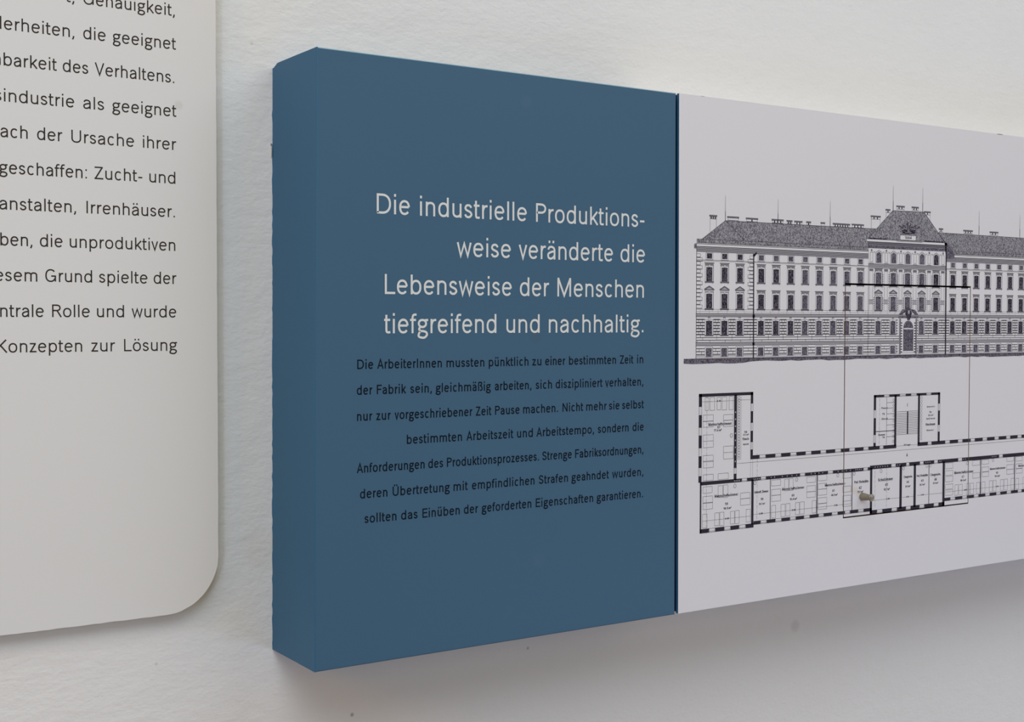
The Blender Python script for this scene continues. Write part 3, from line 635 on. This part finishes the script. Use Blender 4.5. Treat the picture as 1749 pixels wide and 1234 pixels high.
for c in [521.3]+[(TW[i]+TW[i+1])/2 for i in range(4)]+[615.6]:
    el.outl(c-1.7, c+1.7, -122.8, -114.6, .28, 'ink', 4); el.rect(c-.9, c+1.0, -113.8, -111.8, 'grey', 4); el.line((c-3, -123.8), (c+3, -123.8), .3, 'ink', 4)
    el.rect(c-2.4, c+2.4, -130.6, -128.9, 'grey', 2); el.line((c-2.6, -128.8), (c+2.6, -128.8), .35)
    for sg in (-1, 1): el.line((c+sg*2.0, -130.6), (c+sg*2.0, -164), .22, 'grey')
    el.rect(c-2.6, c+2.6, -158.6, -155.3, 'pale', 3); el.line((c-2.8, -155.2), (c+2.8, -155.2), .45); el.line((c-2.8, -156.9), (c+2.8, -156.9), .35); el.line((c-2.8, -158.6), (c+2.8, -158.6), .35)
for c in TW:
    for sg in (-1, 1):
        for k in range(8): el.rect(c+sg*5.6-.8, c+sg*5.6+.8, -133.0-k*1.5-.55, -133.0-k*1.5, 'grey', 2)
        for k in range(7): el.rect(c+sg*5.6-.8, c+sg*5.6+.8, -153.2-k*1.6-.55, -153.2-k*1.6, 'grey', 2)
        el.line((c+sg*5.0, -152), (c+sg*5.0, -164.5), .18, 'grey'); el.line((c+sg*5.0, -130.5), (c+sg*5.0, -146), .18, 'grey')
el.line((517.7, -104), (517.9, -203), .35); el.line((526.0, -128), (526.2, -164), .2, 'grey')
el.line((619.8, -111), (620.3, -203), 1.5, 'ink', 6)
# portal
el.rect(557.6, 581.2, -202.6, -170.6, 'paper', 6)
for sg in (-1, 1):
    el.rect(569.4+sg*10.6-1.0, 569.4+sg*10.6+1.0, -202.4, -171.2, 'grey', 7)
    for k in range(12): el.rect(569.4+sg*8.9-1.1, 569.4+sg*8.9+1.1, -174.6-k*2.3-.9, -174.6-k*2.3, 'ink', 7)
el.poly([(557, -170.9), (582.4, -170.9), (583, -169), (557, -169)], 'winink2', 7)
el.poly([(556.6, -168.3), (561.5, -163.4), (566.4, -163.0), (566, -165.0), (561, -168.0)], 'winink2', 7); el.poly([(583.2, -168.3), (578, -163.4), (573.4, -163.0), (574, -165.0), (579, -168.0)], 'winink2', 7)
el.poly([(565.4, -166.5), (567.2, -161.8), (571.6, -161.8), (574.2, -166.5), (571.4, -172.6), (568.2, -172.6)], 'winink', 8); el.rect(568.8, 571, -167, -164, 'pale', 9)
AR = [(569.5+6.2*math.cos(math.radians(a)), -179.5+6.2*math.sin(math.radians(a))) for a in range(0, 181, 15)]
el.poly(AR, 'winink2', 7); el.rect(563.5, 575.8, -199.6, -180.6, 'winink2', 7); el.rect(563.0, 576.4, -180.6, -179.6, 'paper', 8)
for i in range(len(AR)-1): el.line(AR[i], AR[i+1], .8, 'grey', 8)
el.line((563.3, -179.6), (563.3, -200), .5, 'ink', 8); el.line((576.0, -179.6), (576.0, -200), .5, 'ink', 8); el.line((569.6, -181), (569.6, -199.6), .25, 'ink', 8)
el.line((558, -201.2), (581, -201.2), .3, 'grey', 8)
# carved group above the cornice (a plain ornament) and the date block
el.rect(557.7, 578.5, -102.6, -98.4, 'paper', 6); el.outl(557.7, 578.5, -102.6, -98.4, .28, 'ink', 7); el.line((553, -103.9), (587, -103.9), .3, 'ink', 7)
el.text('1884', 568.2, -100.4, 8.6, 2.5, .2, 'ink', 8)
for V_ in (el.d['board'],): pass
for (c, z, a, b, m_) in ((569, -96.2, 9.5, 1.1, 'winink'), (563.4, -94.6, 4.3, 1.8, 'winink'), (574.2, -94.4, 4.6, 1.8, 'winink'), (562.6, -91.4, 3.6, 1.6, 'winink2'), (569, -91.8, 3.0, 2.6, 'winink2'), (575.6, -91.2, 4.0, 1.5, 'winink2'), (567.3, -88.6, 1.1, 1.5, 'winink'), (571.2, -88.7, 1.0, 1.5, 'winink')):
    el.poly([(c+a*math.cos(t*math.pi/6)*(1 if t % 2 else .82), z+b*math.sin(t*math.pi/6)) for t in range(12)], m_, 6)
for a, b in (((556, -89.9), (566, -95)), ((583.2, -90.2), (573, -95)), ((560, -89.0), (568, -93)), ((579, -89), (570, -93)), ((557.5, -93.2), (565, -96))): el.line(a, b, .9, 'winink', 7, .3)
for a, b in (((558, -94.2), (566, -92.2)), ((580, -93.4), (571, -92.4)), ((564, -96.0), (573, -95.6))): el.line(a, b, .4, 'pale', 8, .3)
# spires and chimneys
for u, zt, zb in ((352.2, -75.2, -94.9), (409.7, -75.2, -93.9), (470.2, -73.6, -94.6), (548.4, -56.3, -77.6), (587.2, -55.9, -77.0), (665.9, -72.6, -94), (726.5, -73.6, -94), (785, -74, -94.6)):
    el.line((u, zt), (u, zb), .2, 'grey', 3, .42); el.line((u, lerp(zt, zb, .62)), (u, zb), .5, 'ink', 4)
def chimney(a, b, zt, zb, n=2, lay=5.0, capd=2.9):
    zc = zt-capd if zt-capd > zb else zb
    el.rect(a+.6, b-.6, zb, zt-1, 'paper', lay)
    el.rect(a, b, zt-1.0, zt, 'grey', lay); el.line((a, zt), (b, zt), .32, 'ink', lay+.5); el.line((a+.2, zt-1.1), (b-.2, zt-1.1), .32, 'ink', lay+.5)
    el.line((a+1, zc), (b-1, zc), .35, 'ink', lay+.5)
    for u in (a+.9, b-.9): el.line((u, zt-1), (u, zb), .25, 'ink', lay+.5)
    for k in range(n): 
        c = lerp(a, b, (k+1)/(n+1)); el.rect(c-.65, c+.65, zc+.2, zt-1.2, 'ink', lay+.5)
for a, b, zt, zb, n_ in ((335.4, 343.7, -91.2, -104.2, 3), (354.1, 367.0, -91.4, -94.7, 0), (374.1, 387.7, -91.6, -94.6, 1), (402.5, 416.2, -91.4, -94.4, 3), (419.3, 426.3, -91.6, -94.5, 2), (428.1, 437.8, -91.7, -94.6, 2), (441.9, 447.8, -91.6, -94.6, 1), (458.7, 464.3, -91.6, -94.6, 0), (473.3, 494.6, -91.6, -94.4, 6), (496.3, 511.7, -91.3, -94.3, 3),
                       (519.8, 532.6, -83.2, -94, 2), (538.6, 544.9, -76.8, -84.5, 1), (552.4, 563.6, -73.1, -77.3, 2), (572.5, 582.2, -73, -76.9, 2), (589.2, 598.2, -76.3, -84.5, 1), (609.3, 615.6, -90.5, -94.2, 1), (643.5, 657.3, -90.6, -94.2, 3), (681.3, 694.5, -90.6, -94.2, 2), (742, 755, -90.6, -94.2, 2)):
    chimney(a, b, zt, zb, n_, 2.5 if 519 < a < 600 and zb > -88 and not 550 < a < 585 or a == 519.8 else 0)
el.build('elevation_print')

pl = Sheet()
def hwall(u0, u1, z0, z1, gaps=(), m='ink'):
    x = u0
    for a, b in sorted(gaps):
        if b < u0 or a > u1: continue
        pl.rect(x, a, z0, z1, m, 2)
        for z in (z0+.15, z1-.15): pl.line((a, z), (b, z), .22)
        pl.line((a+.5, z0+.9), (b-.5, z0+.9), .2, 'ink'); pl.line((a, z1), (a+.7, z0), .25); pl.line((b, z1), (b-.7, z0), .25)
        x = b
    pl.rect(x, u1, z0, z1, m, 2)
def vwall(u0, u1, z0, z1, gaps=(), m='ink'):
    x = z1
    for b, a in sorted(gaps, reverse=True):      # (upper, lower)
        pl.rect(u0, u1, b, x, m, 2)
        for u in (u0+.15, u1-.15): pl.line((u, a), (u, b), .22)
        pl.line((lerp(u0, u1, .4), a), (lerp(u0, u1, .4), b), .18, 'grey'); x = a
    pl.rect(u0, u1, z0, x, m, 2)
UE = 2*MIRROR-325.7
ctop = [(390.8, 397.9), (408.5, 415.4), (425.7, 432.9), (443.3, 450.3), (461, 467.8), (478.5, 485.8), (495.9, 503), (513.4, 520), (533.9, 539), (597.4, 602.8), (621.3, 628.1), (639.3, 646.0), (657.3, 663.7), (674.7, 681.5), (692.3, 698.8), (709.8, 716.2), (726.9, 733.4), (744.4, 751)]
cbot = [(371.6, 377.6), (392.4, 398.4), (437, 443.2), (470, 476.4), (513.6, 519.4), (549.2, 555.3), (568.8, 573.2), (586.9, 592.3), (606.4, 611.9), (639.8, 645.8), (699.3, 705.3), (750, 756)]
pl.mir = True
vwall(325.7, 328.9, -299.7, -230.4, [(-240.5, -246.9), (-256.8, -262.8), (-272.8, -279), (-288.2, -294.6)])
vwall(327.3, 328.8, -339.4, -299.7)
hwall(325.7, 383.5, -232.8, -230.4); vwall(362.9, 365.9, -300, -232, [(-290.5, -295)])
vwall(380.9, 383.6, -284.5, -230.4, [(-239.7, -245.8), (-255.2, -261.6), (-270.7, -276.6)])
hwall(327.3, 384.9, -339.6, -336.3, [(336.9, 343.6), (353, 359.9), (369, 376.3)]); vwall(382.2, 384.7, -337, -301)
pl.mir = False
hwall(383.6, 555.6, -284.5, -281.4, ctop); hwall(583.8, 753.5, -284.2, -281.0, ctop)
hwall(328.0, 522, -302.0, -299.2, cbot); hwall(522, UE, -301.3, -298.0, cbot)
hwall(384.9, 524.5, -337.5, -334.6, [(392.5, 399.5), (409.2, 416.3), (425.8, 432.7), (442, 449), (459.3, 465.6), (475.2, 482.5), (491, 497.6), (507.5, 514.6)])
hwall(522.3, 621.3, -340.0, -336.7, [(531.3, 538.5), (550.2, 557.4), (569, 575.5), (587.1, 593.9), (606.5, 613.4)])
hwall(621.3, 752.4, -336.0, -333.1, [(629.4, 636.5), (646.3, 653.2), (663.1, 669.9), (679.6, 686.4), (695.9, 702.2), (711.6, 718.3), (728.4, 734.6), (745, 751)])
for u0, u1, zb in ((403.0, 403.6, -335), (456.8, 457.8, -335), (499.4, 500.2, -335), (522.3, 525.0, -339.5), (560.3, 563.4, -338), (579.0, 582.0, -338), (599.3, 600.0, -337), (618.4, 621.4, -340), (672.1, 673.2, -334), (722.7, 723.8, -334)):
    vwall(u0, u1, zb, -300)
vwall(526.1, 529.0, -282, -237.3, [(-250.3, -257.2), (-271.8, -278.5)]); vwall(552.7, 555.4, -282.5, -238)
vwall(583.8, 586.4, -282.5, -238); vwall(611.0, 613.8, -282, -237.3, [(-247.4, -253.6), (-266.6, -272.6)])
hwall(526.1, 613.8, -239.4, -237.2, [(539, 546), (559.5, 567.5), (574.3, 582), (595, 601.6)])
pl.rect(569.3, 571.0, -273.0, -252.7, 'ink', 2); pl.line((555.8, -252.8), (583.9, -252.8), .25)
for k in range(14): pl.line((555.8, -254.4-k*1.42), (569.3, -254.4-k*1.42), .26); pl.line((571.2, -254.4-k*1.42), (583.9, -254.4-k*1.42), .26)
pl.line((555.6, -282.8), (583.8, -282.8), .2, 'grey')
pl.line((542.7, -239.6), (542.7, -281), .3)
for z in (-244.3, -249.1, -254.0, -258.8, -263.7, -274.0): pl.line((542.7, z), (552.8, z), .28)
pl.line((529, -268.9), (553, -268.9), .55)
rdm = random.Random(9)
for a, b, c, d in BEDS:
    pl.mir = a < 382; pl.outl(a, c, b, d, .2, 'ink')
pl.mir = False
for dx in (50.6,):
    for a, b, c, d in BEDS:
        if a > 672 and c < 700: pl.outl(a+dx, c+dx, b, d, .2, 'ink')
for u, z in STOVES: pl.ring(u, z, 1.35, 1.5, .26)
for k in range(23): pl.ring(368.3, -234.5-k*2.2, 1.25, 1.05, .2, n=8)
for k in range(12): pl.ring(588.5, -241.5-k*3.3, 1.1, 1.3, .2, n=8)
for k in range(9): pl.ring(551.5, -242.4-k*4.5, .9, 1.3, .22, n=8)
for u, z0, z1 in ((366.6, -284, -233), (370.6, -284, -233.5)): pl.line((u, z0), (u, z1), .16, 'grey')
# chimney flues: light specks in the black walls
for u0, u1, z, n_ in ((372, 378.9, -300.6, 0), (362.9, 370, -300.7, 4), (384, 392, -300.7, 4), (402, 410, -300.5, 2), (414, 436, -300.5, 4), (448, 466, -300.4, 4), (480, 500, -300.4, 4), (503, 512, -300.3, 4), (527, 546, -299.6, 6), (556, 562, -299.6, 2), (594, 602, -299.5, 3), (613, 617, -299.5, 2), (646, 652, -299.5, 2), (688, 696, -299.5, 3)):
    for k in range(n_): u = lerp(u0, u1, (k+.5)/n_); pl.rect(u-.45, u+.45, z-.45, z+.45, 'pale', 3)
for k in range(9): z = -246-k*5.6; pl.rect(363.9, 364.9, z-.6, z+.6, 'pale', 3)
# dimension lines
def dash(a, b, t=.16, n=None, m='ink'):
    L_ = math.hypot(b[0]-a[0], b[1]-a[1]); n = n or int(L_/4)
    for k in range(n): pl.line((lerp(a[0], b[0], k/n), lerp(a[1], b[1], k/n)), (lerp(a[0], b[0], (k+.75)/n), lerp(a[1], b[1], (k+.75)/n)), t, m)
for a, b in (((329.2, -236.7), (362.8, -236.7)), ((366.4, -236.5), (383.7, -236.5)), ((329.6, -330.1), (381.7, -330.1)), ((384.6, -329.2), (498.7, -329.0)),
             ((525.2, -328.4), (560.4, -328.4)), ((563.9, -328.5), (579.8, -328.5)), ((583.4, -328.1), (598.6, -328.1)), ((600.5, -328.3), (618.8, -328.3)), ((623.4, -327.9), (790, -327.8))):
    pl.line(a, b, .17, 'ink')
pl.line((366.8, -287.0), (790, -286.2), .2, 'ink')
for u, a, b in ((334.1, -231.4, -341.3), (388.5, -280, -334.3), (543.5, -300.6, -336.6), (528.5, -302.6, -334.9), (533.5, -236.1, -281)): dash((u, a), (u, b))
pl.line((381.2, -285), (381.2, -300), .16, 'grey'); pl.line((383.4, -285), (383.4, -300), .16, 'grey')
# room names and areas
MS = 'Mannschaftszimmer'
for t, u, z, wd_, cp in ((MS, 348.1, -254.6, 24.5, 2.2), ('57', 346.6, -257.2, 2.8, 1.8), ('77.6 m²', 345.6, -259.5, 8, 1.7), ('58', 375.7, -262.2, 2.8, 1.6), ('27.8 m²', 375.9, -264.4, 6, 1.3), ('Wasch-', 375.8, -267.7, 7.4, 2.0), ('raum', 375.8, -271.9, 6.2, 1.6),
                   (MS, 355.2, -311.4, 25, 2.2), ('59', 355.4, -318.3, 2.8, 2), ('50.5 m²', 356.4, -321.8, 8, 1.7), ('Unteroff. Zimmer', 393.3, -311.3, 15.5, 2.0), ('59', 394.1, -317.3, 2.6, 1.8), ('20.7 m²', 394.1, -321.2, 6.5, 1.5),
                   (MS, 429.4, -311.0, 25.5, 2.2), ('60', 429.2, -316.8, 2.8, 2), ('51.4 m²', 429.8, -319.9, 8, 1.7), (MS, 478.9, -311.1, 24.5, 2.2), ('61', 477.0, -316.3, 2.6, 2), ('48.9 m²', 478.2, -320.0, 7.5, 1.7),
                   ('Prof. Werkstätte', 511.3, -311, 17.5, 2.2), ('62', 510, -316.1, 2.8, 2.2), ('23.1 m²', 510.2, -319.6, 7, 1.7), ('Schulzimmer', 542.0, -311.0, 19, 2.6), ('63', 543.4, -315.7, 3, 2.2), ('52.7 m²', 543.8, -319.8, 7.5, 1.8),
                   ('Chargenzim.', 571.6, -310.5, 11.5, 2.0), ('64', 571.3, -315.2, 2.8, 2), ('23.5 m²', 571.3, -319.1, 6.5, 1.6), ('Prof. Werkstätte', 590.6, -310.7, 15.2, 2.0), ('65', 590.7, -315.3, 3.0, 2.0), ('24.1 m²', 590.7, -318.9, 7, 1.6),
                   ('Chargenzim.', 608.7, -310.9, 14, 2.2), ('66', 608.8, -315.3, 3, 2.4), ('47.5 m²', 608.8, -318.7, 7, 1.6), (MS, 648.4, -311.2, 27, 2.4), ('67', 647.1, -315.4, 3, 2), ('50.6 m²', 647.6, -318.7, 8, 1.7),
                   (MS, 697.8, -310.8, 23, 2.0), ('68', 696.9, -314.8, 2.8, 1.9), ('50.3 m²', 697.3, -318.0, 7.5, 1.7), (MS, 741, -310.4, 24, 2.0), ('Pissoir', 539.9, -248.8, 8, 1.6), ('75', 538.5, -254, 3, 1.6), ('Abort', 540.0, -258.2, 8, 1.6),
                   ('Vorraum', 536.3, -271.9, 8.5, 1.6), ('76', 538.9, -274.3, 3, 1.5), ('Waschraum', 600.7, -265.4, 13, 2.2), ('70', 600.5, -254.7, 2.8, 1.7), ('32.8 m²', 601.1, -257.4, 7, 1.3), ('Geschirr', 601.1, -249.6, 11, 1.4), ('Spülraum', 601.1, -260.3, 12, 1.4), ('Wasser', 600.4, -270.7, 10, 1.4),
                   ('A', 569.8, -291.3, 1.9, 2.6), ('I', 569.7, -247.1, .5, 3), ('Stiege', 569.9, -282.2, 9, 1.4), ('6.10', 346.5, -236.4, 3.6, 1.4), ('8.05', 356, -330.0, 4, 1.4), ('3.55', 393, -329.0, 4, 1.4), ('9.00', 430, -329, 4, 1.4), ('7.55', 480, -329, 4, 1.4), ('6.80', 545.5, -328.2, 4, 1.4), ('9.05', 651, -327.8, 4, 1.4), ('9.10', 697, -327.8, 4, 1.4), ('3.10', 571, -328.3, 3.5, 1.3), ('3.40', 591, -328, 3.6, 1.3)):
    pl.text(t, u, z, wd_, cp, .17 if cp > 1.9 else .2)
pl.build('floor_plan_print')
